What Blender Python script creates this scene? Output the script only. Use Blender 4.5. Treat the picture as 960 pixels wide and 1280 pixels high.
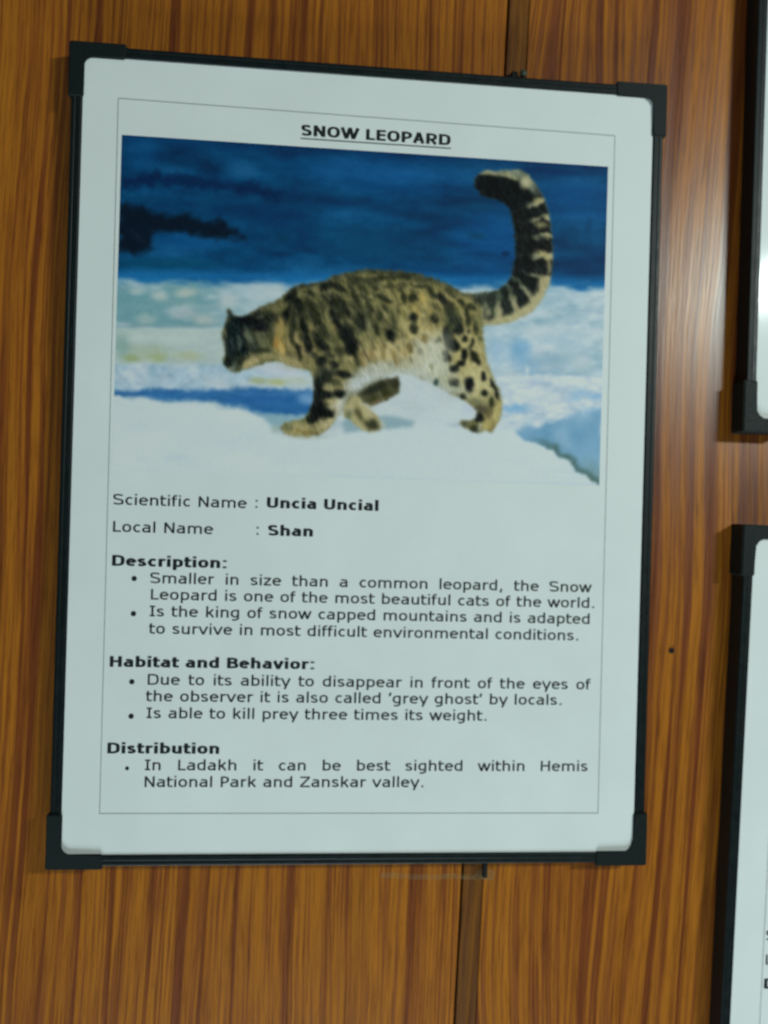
import bpy, bmesh, math
import numpy as np
from mathutils import Matrix, Vector

# ------------------------------------------------------------------ basics
for o in list(bpy.data.objects):
    bpy.data.objects.remove(o)
scene = bpy.context.scene
COL = scene.collection
MM = 0.001
TILT = math.radians(1.45)          # the main notice hangs this much off plumb
DEPTH = 20.0                       # the frames stand 20 mm off the panelling


def to_world(x, z, d=0.0):
    """millimetres measured from the middle of the main notice (right, up, depth
    behind the front of the frames) -> metres in the room, panel joint plumb"""
    c, s = math.cos(TILT), math.sin(TILT)
    return Vector(((x * c - z * s) * MM, d * MM, (x * s + z * c) * MM))


# ------------------------------------------------------------------ camera
cam_d = bpy.data.cameras.new('camera')
cam = bpy.data.objects.new('camera', cam_d)
COL.objects.link(cam)
right = (0.995910833, -0.085737504, 0.028472661)
down = (0.028616769, 0.000452002, -0.999590354)
fwd = (0.085689512, 0.996317658, 0.002903684)
rot = Matrix.Rotation(-TILT, 3, 'Y')
r_, u_, b_ = (rot @ Vector(right)), -(rot @ Vector(down)), -(rot @ Vector(fwd))
m = Matrix(((r_.x, u_.x, b_.x, 0), (r_.y, u_.y, b_.y, 0), (r_.z, u_.z, b_.z, 0), (0, 0, 0, 1)))
m.translation = to_world(-40.357, -37.435, -638.672)
cam.matrix_world = m
cam_d.sensor_fit = 'VERTICAL'
cam_d.sensor_height = 24.0
cam_d.lens = 1050.0 / 1280.0 * 24.0
cam_d.clip_start = 0.01
cam_d.clip_end = 50.0
cam_d.dof.use_dof = True
cam_d.dof.focus_distance = 0.47
cam_d.dof.aperture_fstop = 4.0
scene.camera = cam

# ------------------------------------------------------------------ light
world = bpy.data.worlds.new('World')
scene.world = world
world.use_nodes = True
world.node_tree.nodes['Background'].inputs[0].default_value = (0.62, 0.85, 0.80, 1)
world.node_tree.nodes['Background'].inputs[1].default_value = 0.08


def area(name, loc, target, sx, sy, power, color):
    d = bpy.data.lights.new(name, 'AREA')
    d.shape = 'RECTANGLE'
    d.size, d.size_y = sx, sy
    d.energy = power
    d.color = color
    o = bpy.data.objects.new(name, d)
    COL.objects.link(o)
    o.location = loc
    o.rotation_euler = (Vector(target) - Vector(loc)).to_track_quat('-Z', 'Y').to_euler()
    return o


# the tube light of the room, to the right of and above the photographer
area('tube_light', to_world(1585, 740, -1850), to_world(60, 0, 0), 0.50, 0.12, 32, (0.87, 1.0, 0.93))
# unseen fill lamp added behind and below the photographer to brighten the lower part
area('fill_light', to_world(-100, -2650, -950), to_world(0, -200, 0), 1.2, 0.8, 60, (0.75, 0.96, 1.0))

scene.view_settings.view_transform = 'Standard'
scene.view_settings.look = 'None'
scene.view_settings.exposure = 0.0
scene.view_settings.gamma = 1.0
scene.render.engine = 'CYCLES'
scene.render.resolution_x, scene.render.resolution_y = 768, 1024


# ------------------------------------------------------------------ material helpers
class NT:
    def __init__(self, name):
        self.m = bpy.data.materials.new(name)
        self.m.use_nodes = True
        self.t = self.m.node_tree
        self.b = self.t.nodes['Principled BSDF']

    def n(self, kind, **kw):
        nd = self.t.nodes.new(kind)
        for k, v in kw.items():
            if k.startswith('i_'):
                nd.inputs[k[2:].replace('_', ' ')].default_value = v
            else:
                setattr(nd, k, v)
        return nd

    def l(self, a, b):
        self.t.links.new(a, b)

    def math(self, op, a, b=None, clamp=False):
        nd = self.n('ShaderNodeMath', operation=op, use_clamp=clamp)
        for i, v in enumerate((a, b)):
            if v is None:
                continue
            if isinstance(v, (int, float)):
                nd.inputs[i].default_value = v
            else:
                self.l(v, nd.inputs[i])
        return nd.outputs[0]

    def ramp(self, fac, stops):
        nd = self.n('ShaderNodeValToRGB')
        e = nd.color_ramp.elements
        while len(e) < len(stops):
            e.new(0.5)
        for i, (p, c) in enumerate(stops):
            e[i].position = p
            e[i].color = (*c, 1) if len(c) == 3 else c
        self.l(fac, nd.inputs[0])
        return nd.outputs[0]

    def mix(self, fac, a, b, mode='MIX'):
        nd = self.n('ShaderNodeMix', data_type='RGBA', blend_type=mode)
        for sock, v in ((nd.inputs[0], fac), (nd.inputs[6], a), (nd.inputs[7], b)):
            if isinstance(v, (int, float)):
                sock.default_value = v
            elif isinstance(v, tuple):
                sock.default_value = (*v, 1)
            else:
                self.l(v, sock)
        return nd.outputs[2]


def wood(name, offset=0.0, streak=1.0, wander=0.020, light=(0.46, 0.150, 0.012), mid=(0.38, 0.117, 0.010), dark=(0.165, 0.036, 0.008)):
    """teak print laminate: vertical grain, warped streaks, fine pores, satin varnish"""
    w = NT(name)
    co = w.n('ShaderNodeTexCoord').outputs['Object']
    sep = w.n('ShaderNodeSeparateXYZ')
    w.l(co, sep.inputs[0])
    x, z = sep.outputs[0], sep.outputs[2]

    def tex(sx, sz, detail=2.0, rough=0.5, xin=None, dist=0.0, seed=0.0):
        cmb = w.n('ShaderNodeCombineXYZ')
        w.l(w.math('MULTIPLY', xin if xin is not None else x, sx), cmb.inputs[0])
        w.l(w.math('MULTIPLY', z, sz), cmb.inputs[2])
        cmb.inputs[1].default_value = offset + seed
        t = w.n('ShaderNodeTexNoise', i_Scale=1.0, i_Detail=detail, i_Roughness=rough, i_Distortion=dist)
        w.l(cmb.outputs[0], t.inputs['Vector'])
        return t.outputs['Fac']

    # slow sideways wander of the grain
    wn = tex(7.0, 2.2, 1.0, seed=3.1)
    wn2 = tex(40.0, 14.0, 2.0, seed=7.7)
    xw = w.math('ADD', x, w.math('MULTIPLY', w.math('SUBTRACT', wn, 0.5), wander))
    xw = w.math('ADD', xw, w.math('MULTIPLY', w.math('SUBTRACT', wn2, 0.5), 0.0022))
    broad = tex(24.0, 0.6, 3.0, 0.55, xin=xw, seed=1.0)
    med = tex(100.0, 0.9, 4.0, 0.68, xin=xw, seed=2.0)
    fine = tex(300.0, 4.0, 2.0, 0.6, xin=xw, seed=4.0)
    pores = tex(620.0, 22.0, 3.0, 0.7, xin=xw, seed=5.0)
    c1 = w.ramp(broad, [(0.34, mid), (0.52, light), (0.72, tuple(a * 0.85 for a in light))])
    dk = w.ramp(med, [(0.520, (0, 0, 0)), (0.55, (0.5, 0.5, 0.5)), (0.60, (0.95, 0.95, 0.95))])
    dk = w.math('MULTIPLY', dk, streak)
    c2 = w.mix(dk, c1, dark)
    f2 = w.ramp(fine, [(0.47, (0, 0, 0)), (0.60, (0.9, 0.9, 0.9))])
    c3 = w.mix(w.math('MULTIPLY', f2, 0.75 * streak), c2, tuple(a * 1.25 for a in dark))
    p2 = w.ramp(pores, [(0.33, (0.60, 0.54, 0.52)), (0.50, (1, 1, 1)), (0.75, (1.16, 1.16, 1.12))])
    c4 = w.mix(1.0, c3, p2, 'MULTIPLY')
    w.l(c4, w.b.inputs['Base Color'])
    rg = w.ramp(fine, [(0.3, (0.25,) * 3), (0.7, (0.33,) * 3)])
    w.l(rg, w.b.inputs['Roughness'])
    w.b.inputs['Specular IOR Level'].default_value = 0.55
    bp = w.n('ShaderNodeBump', i_Strength=0.25, i_Distance=0.0003)
    w.l(w.math('ADD', fine, pores), bp.inputs['Height'])
    w.l(bp.outputs[0], w.b.inputs['Normal'])
    return w.m


def plain(name, color, rough=0.5, spec=0.5, var=0.08, scale=60.0, coat=0.0, metal=0.0, bump=0.0):
    p = NT(name)
    co = p.n('ShaderNodeTexCoord').outputs['Object']
    t = p.n('ShaderNodeTexNoise', i_Scale=scale, i_Detail=5.0, i_Roughness=0.6)
    p.l(co, t.inputs['Vector'])
    lo = tuple(c * (1 - var) for c in color)
    hi = tuple(min(1, c * (1 + var)) for c in color)
    p.l(p.ramp(t.outputs['Fac'], [(0.3, lo), (0.7, hi)]), p.b.inputs['Base Color'])
    rr = p.ramp(t.outputs['Fac'], [(0.3, (rough * 0.85,) * 3), (0.7, (min(1, rough * 1.15),) * 3)])
    p.l(rr, p.b.inputs['Roughness'])
    p.b.inputs['Specular IOR Level'].default_value = spec
    p.b.inputs['Coat Weight'].default_value = coat
    p.b.inputs['Coat Roughness'].default_value = 0.10
    p.b.inputs['Metallic'].default_value = metal
    if bump:
        bp = p.n('ShaderNodeBump', i_Strength=bump, i_Distance=0.0004)
        p.l(t.outputs['Fac'], bp.inputs['Height'])
        p.l(bp.outputs[0], p.b.inputs['Normal'])
    return p.m


M_WOOD = wood('teak_laminate', 0.0)
M_WOOD_R = wood('teak_laminate_right', 11.3, 1.0, 0.06)
M_STRIP = wood('teak_laminate_strip', 23.7, 0.8, 0.02, (0.27, 0.098, 0.010), (0.20, 0.070, 0.009), (0.10, 0.030, 0.008))
M_GAP = plain('dark_joint', (0.03, 0.014, 0.007), 0.8)
M_SHEET = plain('laminated_white_paper', (0.83, 0.85, 0.845), 0.55, 0.3, 0.03, 14.0, coat=0.4, bump=0.12)
M_BACK = plain('hardboard_back', (0.20, 0.13, 0.07), 0.8)
M_RAIL = plain('black_anodised_rail', (0.006, 0.010, 0.011), 0.42, 0.25, 0.2, 120)
M_CAP = plain('black_plastic_cap', (0.008, 0.013, 0.013), 0.55, 0.2, 0.12, 400)
M_INK = plain('black_ink', (0.012, 0.015, 0.018), 0.6, 0.25, 0.1, 300, coat=0.3)
M_RULE = plain('thin_grey_rule', (0.10, 0.11, 0.11), 0.5, 0.4, 0.1, 300, coat=0.5)
M_STEEL = plain('dull_steel', (0.07, 0.08, 0.06), 0.6, 0.4, 0.3, 900, metal=0.3)
M_RUST = plain('dark_rusted_steel', (0.010, 0.009, 0.008), 0.8, 0.3, 0.3, 900)
M_GLUE = plain('yellowed_glue', (0.36, 0.30, 0.18), 0.3, 0.6, 0.25, 400)


# ------------------------------------------------------------------ mesh helpers
def link(name, me, mat, parent=None):
    o = bpy.data.objects.new(name, me)
    COL.objects.link(o)
    if mat:
        me.materials.append(mat)
    if parent:
        o.parent = parent
    return o


def from_bm(name, bm, mat, parent=None, smooth=False):
    me = bpy.data.meshes.new(name)
    bmesh.ops.recalc_face_normals(bm, faces=bm.faces)
    bm.to_mesh(me)
    bm.free()
    if smooth:
        for p in me.polygons:
            p.use_smooth = True
    return link(name, me, mat, parent)


def box(bm, x0, x1, z0, z1, y0, y1):
    """millimetres"""
    v = [bm.verts.new((x * MM, y * MM, z * MM)) for x in (x0, x1) for y in (y0, y1) for z in (z0, z1)]
    for f in ((0, 1, 3, 2), (4, 6, 7, 5), (0, 4, 5, 1), (2, 3, 7, 6), (0, 2, 6, 4), (1, 5, 7, 3)):
        bm.faces.new([v[i] for i in f])


def prism(bm, outline, y0, y1):
    """outline of (x, z) in mm, pushed from depth y0 to y1"""
    a = [bm.verts.new((x * MM, y0 * MM, z * MM)) for x, z in outline]
    b = [bm.verts.new((x * MM, y1 * MM, z * MM)) for x, z in outline]
    bm.faces.new(a)
    bm.faces.new(b[::-1])
    n = len(a)
    for i in range(n):
        bm.faces.new((a[i], b[i], b[(i + 1) % n], a[(i + 1) % n]))
    return a


def empty(name, loc, rot_y=0.0):
    o = bpy.data.objects.new(name, None)
    o.empty_display_size = 0.03
    COL.objects.link(o)
    o.location = loc
    o.rotation_euler = (0, rot_y, 0)
    return o


# ------------------------------------------------------------------ the panelled wall
wall = empty('wall', (0, DEPTH * MM, -0.9))
wall['kind'] = 'structure'


def panel(name, x0, x1, y_front, mat, thick=9.0, bev=0.8):
    bm = bmesh.new()
    box(bm, x0, x1, -700, 1900, y_front, y_front + thick)
    ed = [e for e in bm.edges if all(abs(v.co.y - y_front * MM) < 1e-7 for v in e.verts)]
    bmesh.ops.bevel(bm, geom=ed, offset=bev * MM, segments=2, affect='EDGES')
    return from_bm(name, bm, mat, wall)


JX = 95.2      # mm, left edge of the joint strip in the room frame
panel('wood_panel', -1500, JX - 1.2, 0.0, M_WOOD)
panel('wood_panel', JX + 17.0, 2300, 0.0, M_WOOD_R, bev=0.4)
panel('joint_strip', JX + 0.9, JX + 16.7, 0.8, M_STRIP, 7.0, 0.4)
bm = bmesh.new()
box(bm, -1500, 2300, -700, 1900, 9.5, 20)
from_bm('backing_board', bm, M_GAP, wall)

# ------------------------------------------------------------------ lettering: a plain wide sans drawn with strokes
ADV_R = dict(a=601, b=623, c=521, d=623, e=596, f=352, g=623, h=633, i=274, k=592, l=274, m=973, n=633, o=607, p=623, r=427, s=521, t=394, u=633,
             v=592, w=818, y=592, z=525, A=684, B=686, D=771, E=632, H=751, I=421, L=557, N=748, O=787, P=603, R=695, S=684, U=732, W=989, Z=685)
ADV_R.update({' ': 352, '.': 364, ',': 364, ':': 454, '\u2018': 269, '\u2019': 269})
ADV_B = dict(a=668, b=699, c=588, d=699, e=664, f=422, g=699, h=712, i=342, k=671, l=342, m=1058, n=712, o=687, p=699, r=497, s=593, t=455, u=712,
             v=650, w=980, y=650, z=597, A=776, B=762, D=830, E=683, H=837, I=546, L=637, N=846, O=850, P=733, R=782, S=710, U=812, W=1128, Z=691)
ADV_B.update({' ': 342, '.': 361, ',': 361, ':': 402, '\u2018': 332, '\u2019': 332})


def smooth(pts, n=5):
    P = [np.array(p, float) for p in pts]
    P = [2 * P[0] - P[1]] + P + [2 * P[-1] - P[-2]]
    out = []
    for i in range(1, len(P) - 2):
        for k in range(n):
            t = k / n
            out.append(0.5 * ((2 * P[i]) + (-P[i - 1] + P[i + 1]) * t + (2 * P[i - 1] - 5 * P[i] + 4 * P[i + 1] - P[i + 2]) * t * t
                              + (-P[i - 1] + 3 * P[i] - 3 * P[i + 1] + P[i + 2]) * t ** 3))
    out.append(P[-2])
    return [tuple(p) for p in out]


def oval(x0, x1, y0, y1, a0=90, a1=450, n=22, e=0.86):
    cx, cy, rx, ry = (x0 + x1) / 2, (y0 + y1) / 2, (x1 - x0) / 2, (y1 - y0) / 2
    out = []
    for t in np.radians(np.linspace(a0, a1, n)):
        c, s = math.cos(t), math.sin(t)
        out.append((cx + rx * math.copysign(abs(c) ** e, c), cy + ry * math.copysign(abs(s) ** e, s)))
    return out


def strokes(ch, bold):
    """centre lines of one letter in 1/1000 em; returns (list of lines, advance)"""
    adv = (ADV_B if bold else ADV_R)[ch]
    tv, th = (222, 140) if bold else (122, 98)
    X, C, AS, DS = (548, 727, 760, -207)
    st, ro = (66, 36) if bold else (80, 46)
    h, q = th / 2, tv / 2
    both = {'L': st, 'R': adv - st}
    if ch in 'o' 'O':
        l, r = ro, adv - ro
    elif ch in 'ceg' 'da':
        l, r = ro, adv - (st if ch in 'dga' else ro - 4)
    elif ch in 'bp' 'DPRB':
        l, r = st, adv - ro
    elif ch in 'vwyAW':
        l, r = 14, adv - 14
    elif ch in 'sSzZ':
        l, r = ro, adv - ro
    elif ch in 'ftrkLE':
        l, r = (st if ch in 'rkLE' else 16), adv - 16
    elif ch == 'I':
        l, r = 50, adv - 50
    else:
        l, r = st, adv - st
    L, R = l + q, r - q
    M = (L + R) / 2
    T, b = X - h, h
    CT = C - h
    S = []
    if ch == 'o':
        S = [oval(L, R, b, T)]
    elif ch == 'O':
        S = [oval(L, R, b, CT)]
    elif ch == 'c':
        S = [smooth([(R + q * .4, T - 40), (M + 40, T), (M - 60, T - 35), (L, X / 2), (M - 60, b + 35), (M + 40, b), (R + q * .4, b + 40)])]
    elif ch == 'e':
        S = [[(L, 290), (R, 290)], smooth([(R, 262), (R - 4, T - 110), (M + 10, T), (L + 30, T - 80), (L, X / 2), (L + 45, b + 60), (M + 40, b), (R, b + 45)])]
    elif ch == 'a':
        S = [smooth([(L + 25, T - 20), (M - 10, T), (R - 30, T - 40), (R, T - 130), (R, 200)]) + [(R, 0)],
             smooth([(R, 320), (M, 305), (L + 25, 260), (L, 160), (L + 30, b + 40), (M - 20, b), (R, b + 70)])]
    elif ch in 'dgbp':
        fl = ch in 'bp'
        s1 = smooth([(R, T - 30), (M + 20, T), (L + 40, T - 60), (L, X / 2), (L + 40, b + 60), (M + 10, b), (R, b + 55)])
        if fl:
            s1 = [(L + R - x, y) for x, y in s1]
        if ch == 'd':
            S = [s1, [(R, AS), (R, 0)]]
        elif ch == 'b':
            S = [s1, [(L, AS), (L, 0)]]
        elif ch == 'p':
            S = [s1, [(L, X), (L, DS)]]
        else:
            s1 = [(x, y * .96 + 20) for x, y in s1]
            S = [s1, [(R, X)] + smooth([(R, 60), (R - 12, -70), (M, DS + h), (L + 30, DS + h + 25)])]
    elif ch in 'hn':
        S = [[(L, AS if ch == 'h' else X), (L, 0)], smooth([(L, T - 85), (L + 80, T - 30), (M + 40, T), (R - 20, T - 60), (R, T - 150), (R, 200)]) + [(R, 0)]]
    elif ch == 'm':
        S = [[(L, X), (L, 0)], smooth([(L, T - 85), (L + 60, T - 30), ((L + M) / 2 + 30, T), (M - 20, T - 60), (M, T - 150), (M, 200)]) + [(M, 0)],
             smooth([(M, T - 95), (M + 70, T - 30), ((R + M) / 2 + 30, T), (R - 20, T - 60), (R, T - 150), (R, 200)]) + [(R, 0)]]
    elif ch == 'r':
        S = [[(L, X), (L, 0)], smooth([(L, T - 110), (L + 80, T - 35), (R - 10, T - 6), (r, T - 6)])]
    elif ch == 'u':
        S = [[(L, X)] + smooth([(L, 350), (L, 160), (L + 30, b + 40), (M - 20, b), (R - 70, b + 35), (R, b + 90)]), [(R, X), (R, 0)]]
    elif ch in 'il':
        S = [[(adv / 2, AS if ch == 'l' else X), (adv / 2, 0)]]
        if ch == 'i':
            S.append([(adv / 2, AS), (adv / 2, AS - (130 if bold else 100))])
    elif ch == 'I':
        S = [[(l, CT), (r, CT)], [(l, h), (r, h)], [(adv / 2, C - th), (adv / 2, th)]]
    elif ch == 'f':
        xs_ = l + 60 + q
        S = [[(xs_, 0)] + smooth([(xs_, 400), (xs_, 600), (xs_ + 50, AS - h - 10), (r, AS - h + 4)]), [(l, T), (xs_ - q + 1, T)], [(xs_ + q, T), (r - 14, T)]]
    elif ch == 't':
        xs_ = l + 50 + q
        S = [[(xs_, 705), (xs_, 400)] + smooth([(xs_, 330), (xs_, 140), (xs_ + 50, b + 8), (r, b + 4)]), [(l, T), (xs_ - q, T)], [(xs_ + q, T), (r, T)]]
    elif ch in 'sS':
        H = X if ch == 's' else C
        S = [smooth([(R, H - h - 45), (M + 10, H - h), (L + 25, H - h - 35), (L + 4, H * .73), (L + 60, H * .575), (R - 60, H * .44), (R - 4, H * .28), (R - 30, h + 40), (M - 20, h), (L - q * .5, h + 50)])]
    elif ch in 'zZ':
        H = X if ch == 'z' else C
        S = [[(l, H - h), (r, H - h)], [(r - q, H - th), (l + q, th)], [(l, h), (r, h)]]
    elif ch == 'v':
        S = [[(L - q * .3, X), (M, 0)], [(R + q * .3, X), (M, 0)]]
    elif ch == 'y':
        S = [[(L - q * .3, X), (M, 20)], [(R + q * .3, X), (M - 60, DS)]]
    elif ch in 'wW':
        H = X if ch == 'w' else C
        a, c = L + (R - L) * .26, L + (R - L) * .74
        S = [[(L - q * .4, H), (a, 0)], [(M, H), (a, 0)], [(M, H), (c, 0)], [(R + q * .4, H), (c, 0)]]
    elif ch == 'k':
        S = [[(L, AS), (L, 0)], [(R - q * .3, X), (L + q, 250)], [(L + q * 2.1, 330), (R, 0)]]
    elif ch == 'A':
        S = [[(L, 0), (M, C)], [(R, 0), (M, C)], [(L + (M - L) * .4, 230), (R - (R - M) * .4, 230)]]
    elif ch in 'BPRD':
        S = [[(L, C), (L, 0)]]
        if ch == 'D':
            S.append(smooth([(L, CT), (M - 20, CT), (R - 60, CT - 70), (R, C / 2), (R - 60, h + 70), (M - 20, h), (L, h)]))
        elif ch == 'B':
            S.append(smooth([(L, CT), (M, CT), (R - 45, CT - 60), (R - 55, C * .62), (M, C * .53), (L, C * .53)]))
            S.append(smooth([(L, C * .53), (M + 20, C * .53), (R, C * .38), (R - 10, C * .16), (M + 10, h), (L, h)]))
        else:
            k = 0 if ch == 'P' else -25
            S.append(smooth([(L, CT), (M, CT), (R + k - 10, CT - 70), (R + k - 10, C * .56), (M, C * .43), (L, C * .43)]))
            if ch == 'R':
                S.append([(M - 10, C * .43), (R + q * .3, 0)])
    elif ch == 'E':
        S = [[(L, C), (L, 0)], [(L + q, CT), (r - 30, CT)], [(L + q, C * .53), (r - 50, C * .53)], [(L + q, h), (r - 30, h)]]
    elif ch == 'H':
        S = [[(L, C), (L, 0)], [(R, C), (R, 0)], [(L + q, C * .52), (R - q, C * .52)]]
    elif ch == 'L':
        S = [[(L, C), (L, 0)], [(L + q, h), (r, h)]]
    elif ch == 'N':
        S = [[(L, C), (L, 0)], [(R, C), (R, 0)], [(L, C - 20), (R, 20)]]
    elif ch == 'U':
        S = [[(L, C)] + smooth([(L, 400), (L, 240), (L + 45, h + 50), (M, h), (R - 45, h + 50), (R, 240), (R, 400)]) + [(R, C)]]
    elif ch == '.':
        S = [[(adv / 2, 118), (adv / 2, 0)]]
    elif ch == ',':
        S = [[(adv / 2 + 20, 118), (adv / 2 - 45, -150)]]
    elif ch == ':':
        S = [[(adv / 2, 118), (adv / 2, 0)], [(adv / 2, 545), (adv / 2, 427)]]
    elif ch == '\u2018':
        S = [[(adv / 2 + 40, AS), (adv / 2 - 20, 510)]]
    elif ch == '\u2019':
        S = [[(adv / 2 + 20, AS), (adv / 2 - 40, 510)]]
    return S, adv, tv, th


_GC = {}


def glyph(ch, bold):
    if (ch, bold) in _GC:
        return _GC[ch, bold]
    S, adv, tv, th = strokes(ch, bold)
    V, F = [], []
    for si, P in enumerate(S):
        P = [np.array(p, float) for p in P]
        Q = [P[0]]
        for p in P[1:]:
            if np.hypot(*(p - Q[-1])) > 4:
                Q.append(p)
        n = len(Q)
        closed = np.hypot(*(Q[0] - Q[-1])) < 6 and n > 4
        if closed:
            Q[-1] = Q[0]
        D = [(Q[i + 1] - Q[i]) / np.hypot(*(Q[i + 1] - Q[i])) for i in range(n - 1)]
        k0 = len(V)
        for i in range(n):
            if closed and i in (0, n - 1):
                d = D[0] + D[-1]
            else:
                d = (D[i - 1] if i > 0 else D[0]) + (D[i] if i < n - 1 else D[-1])
            d = d / np.hypot(*d)
            w = 0.5 * math.hypot(tv * d[1], th * d[0])
            nn = np.array((-d[1], d[0])) * w
            V += [(*(Q[i] + nn), si), (*(Q[i] - nn), si)]
        for i in range(n - 1):
            a = k0 + 2 * i
            F.append((a, a + 1, a + 3, a + 2))
    _GC[ch, bold] = (V, F, adv)
    return _GC[ch, bold]


EM = 10.95     # mm, size of the type


def text_line(parent, text, x0, x1, y, bold=False, size=EM, justify=False, xs=None, name='text_line', underline=None, depth=1.9):
    """one printed line between x0 and x1 (mm); justified lines stretch the gaps, others the letters"""
    x0, x1, y = (x0 - (x0 + 190) * 0.0027, x1 - (x1 + 190) * 0.0027, y - (y + 130) * 0.0033)
    words = text.split(' ')
    k = size / 1000.0
    W = [sum(glyph(c, bold)[2] for c in w_) * k for w_ in words]
    gap = (ADV_B if bold else ADV_R)[' '] * k
    nat = sum(W) + gap * (len(words) - 1)
    side = 0.07 * size
    x0, x1 = x0 - side * 0.8, x1 + side * 0.8
    if justify:
        s = xs
        gap = ((x1 - x0) - s * sum(W)) / max(1, len(words) - 1)
    else:
        s = (x1 - x0) / nat if xs is None else xs
        gap *= s
    V, F = [], []
    cx = x0
    for w_ in words:
        for c in w_:
            gv, gf, adv = glyph(c, bold)
            o_ = len(V)
            V += [((cx + a * k * s) * MM, (depth - 0.012 * (si % 4)) * MM, (y + b * k) * MM) for a, b, si in gv]
            F += [tuple(i + o_ for i in f) for f in gf]
            cx += adv * k * s
        cx += gap
    if underline:
        o_ = len(V)
        a, b = underline
        V += [(x0 * MM, depth * MM, a * MM), (x1 * MM, depth * MM, a * MM), (x1 * MM, depth * MM, b * MM), (x0 * MM, depth * MM, b * MM)]
        F.append((o_, o_ + 1, o_ + 2, o_ + 3))
    me = bpy.data.meshes.new(name)
    me.from_pydata(V, [], F)
    me.update()
    return link(name, me, M_INK, parent), s


def bullet(parent, x, y, r=1.25, name='bullet'):
    bm = bmesh.new()
    a = [bm.verts.new(((x + r * math.cos(t)) * MM, 1.9 * MM, (y + r * math.sin(t)) * MM)) for t in np.linspace(0, 2 * math.pi, 15)[:-1]]
    bm.faces.new(a)
    return from_bm(name, bm, M_INK, parent)


# ------------------------------------------------------------------ a framed notice
BW, BH = 458.0, 614.0


def rounded_l(L, t, ro, ri, nose=0.8):
    """outline of a corner cap, corner at the origin, arms along +x and -z, inner corner rounded"""
    P = []
    # outer corner
    for a in np.linspace(math.pi, math.pi / 2, 4):
        P.append((ro + ro * math.cos(a), -ro + ro * math.sin(a)))
    P += [(L - nose, 0), (L, -nose), (L, -t + nose * 1.5), (L - nose * 1.5, -t)]
    for a in np.linspace(math.pi / 2, math.pi, 6):
        P.append((t + ri + ri * math.cos(a), -t - ri + ri * math.sin(a)))
    P += [(t, -L + nose * 1.5), (t - nose * 1.5, -L), (nose, -L), (0, -L + nose)]
    return P


def make_cap():
    bm = bmesh.new()
    ol = rounded_l(41.0, 11.2, 1.6, 5.5)
    # stays clear of the rail beneath: a shell with a front plate and outer flanges
    front = prism(bm, ol, 0.0, DEPTH - 0.6)
    ed = [e for e in bm.edges if all(abs(v.co.y) < 1e-7 for v in e.verts)]
    bmesh.ops.bevel(bm, geom=ed, offset=0.9 * MM, segments=3, affect='EDGES')
    me = bpy.data.meshes.new('corner_cap')
    bmesh.ops.recalc_face_normals(bm, faces=bm.faces)
    bm.to_mesh(me)
    bm.free()
    me.materials.append(M_CAP)
    for p in me.polygons:
        p.use_smooth = False
    return me


def make_rail(length):
    """profile across (u from the outer side inwards, depth), pushed along +x"""
    prof = [(0, DEPTH - 1.0), (0, 2.2), (0.35, 1.5), (1.0, 1.1), (2.6, 1.0), (3.0, 1.1), (3.3, 1.3), (4.0, 1.3), (4.3, 1.1), (4.7, 1.0),
            (7.2, 1.0), (7.9, 1.3), (8.4, 1.9), (8.4, DEPTH - 1.0)]
    bm = bmesh.new()
    h = length / 2 * MM
    rings = []
    for x in (-h, h):
        rings.append([bm.verts.new((x, d * MM, -u * MM)) for u, d in prof])
    n = len(prof)
    for i in range(n):
        bm.faces.new((rings[0][i], rings[0][(i + 1) % n], rings[1][(i + 1) % n], rings[1][i]))
    bm.faces.new(rings[0][::-1])
    bm.faces.new(rings[1])
    me = bpy.data.meshes.new('frame_rail')
    bmesh.ops.recalc_face_normals(bm, faces=bm.faces)
    bm.to_mesh(me)
    bm.free()
    me.materials.append(M_RAIL)
    return me


CAP = make_cap()
INS = 2.1
RAIL_H = make_rail(BW - 2 * INS - 24)
RAIL_V = make_rail(BH - 2 * INS - 24)


def notice(label, cx, cz, tilt, recess=1.9):
    root = empty('framed_notice', to_world(cx, cz, 0), tilt)
    root['label'] = label
    root['category'] = 'framed notice'
    root['group'] = 'framed notices on the wood panelling'
    # rails
    for me, x, z, a in ((RAIL_H, 0, BH / 2 - INS, 0), (RAIL_H, 0, -BH / 2 + INS, math.pi),
                        (RAIL_V, BW / 2 - INS, 0, math.pi / 2), (RAIL_V, -BW / 2 + INS, 0, -math.pi / 2)):
        o = bpy.data.objects.new('frame_rail', me)
        COL.objects.link(o)
        o.parent = root
        o.location = (x * MM, 0, z * MM)
        o.rotation_euler = (0, a, 0)
    for x, z, a in ((-BW / 2, BH / 2, 0), (BW / 2, BH / 2, math.pi / 2), (BW / 2, -BH / 2, math.pi), (-BW / 2, -BH / 2, -math.pi / 2)):
        o = bpy.data.objects.new('corner_cap', CAP)
        COL.objects.link(o)
        o.parent = root
        o.location = (x * MM, 0, z * MM)
        o.rotation_euler = (0, a, 0)
    bm = bmesh.new()
    w, h = BW / 2 - 10.6, BH / 2 - 10.6
    box(bm, -w, w, -h, h, 2.6, DEPTH - 2)
    from_bm('backing_board', bm, M_BACK, root)
    bm = bmesh.new()
    box(bm, -w - .05, w + .05, -h - .05, h + .05, 2.0, 2.55)
    sheet = from_bm('printed_sheet', bm, M_SHEET, root)
    return root, sheet


main, sheet = notice('black framed snow leopard notice with a printed photo of a walking snow leopard', 0, 0, -TILT)
upper, sheet_u = notice('black framed notice at the upper right with lamp glare on its white sheet',
                        299.6 + 229, 35.4 + 307, -TILT + math.radians(0.25))
lr_tilt = math.radians(1.4)
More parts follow.
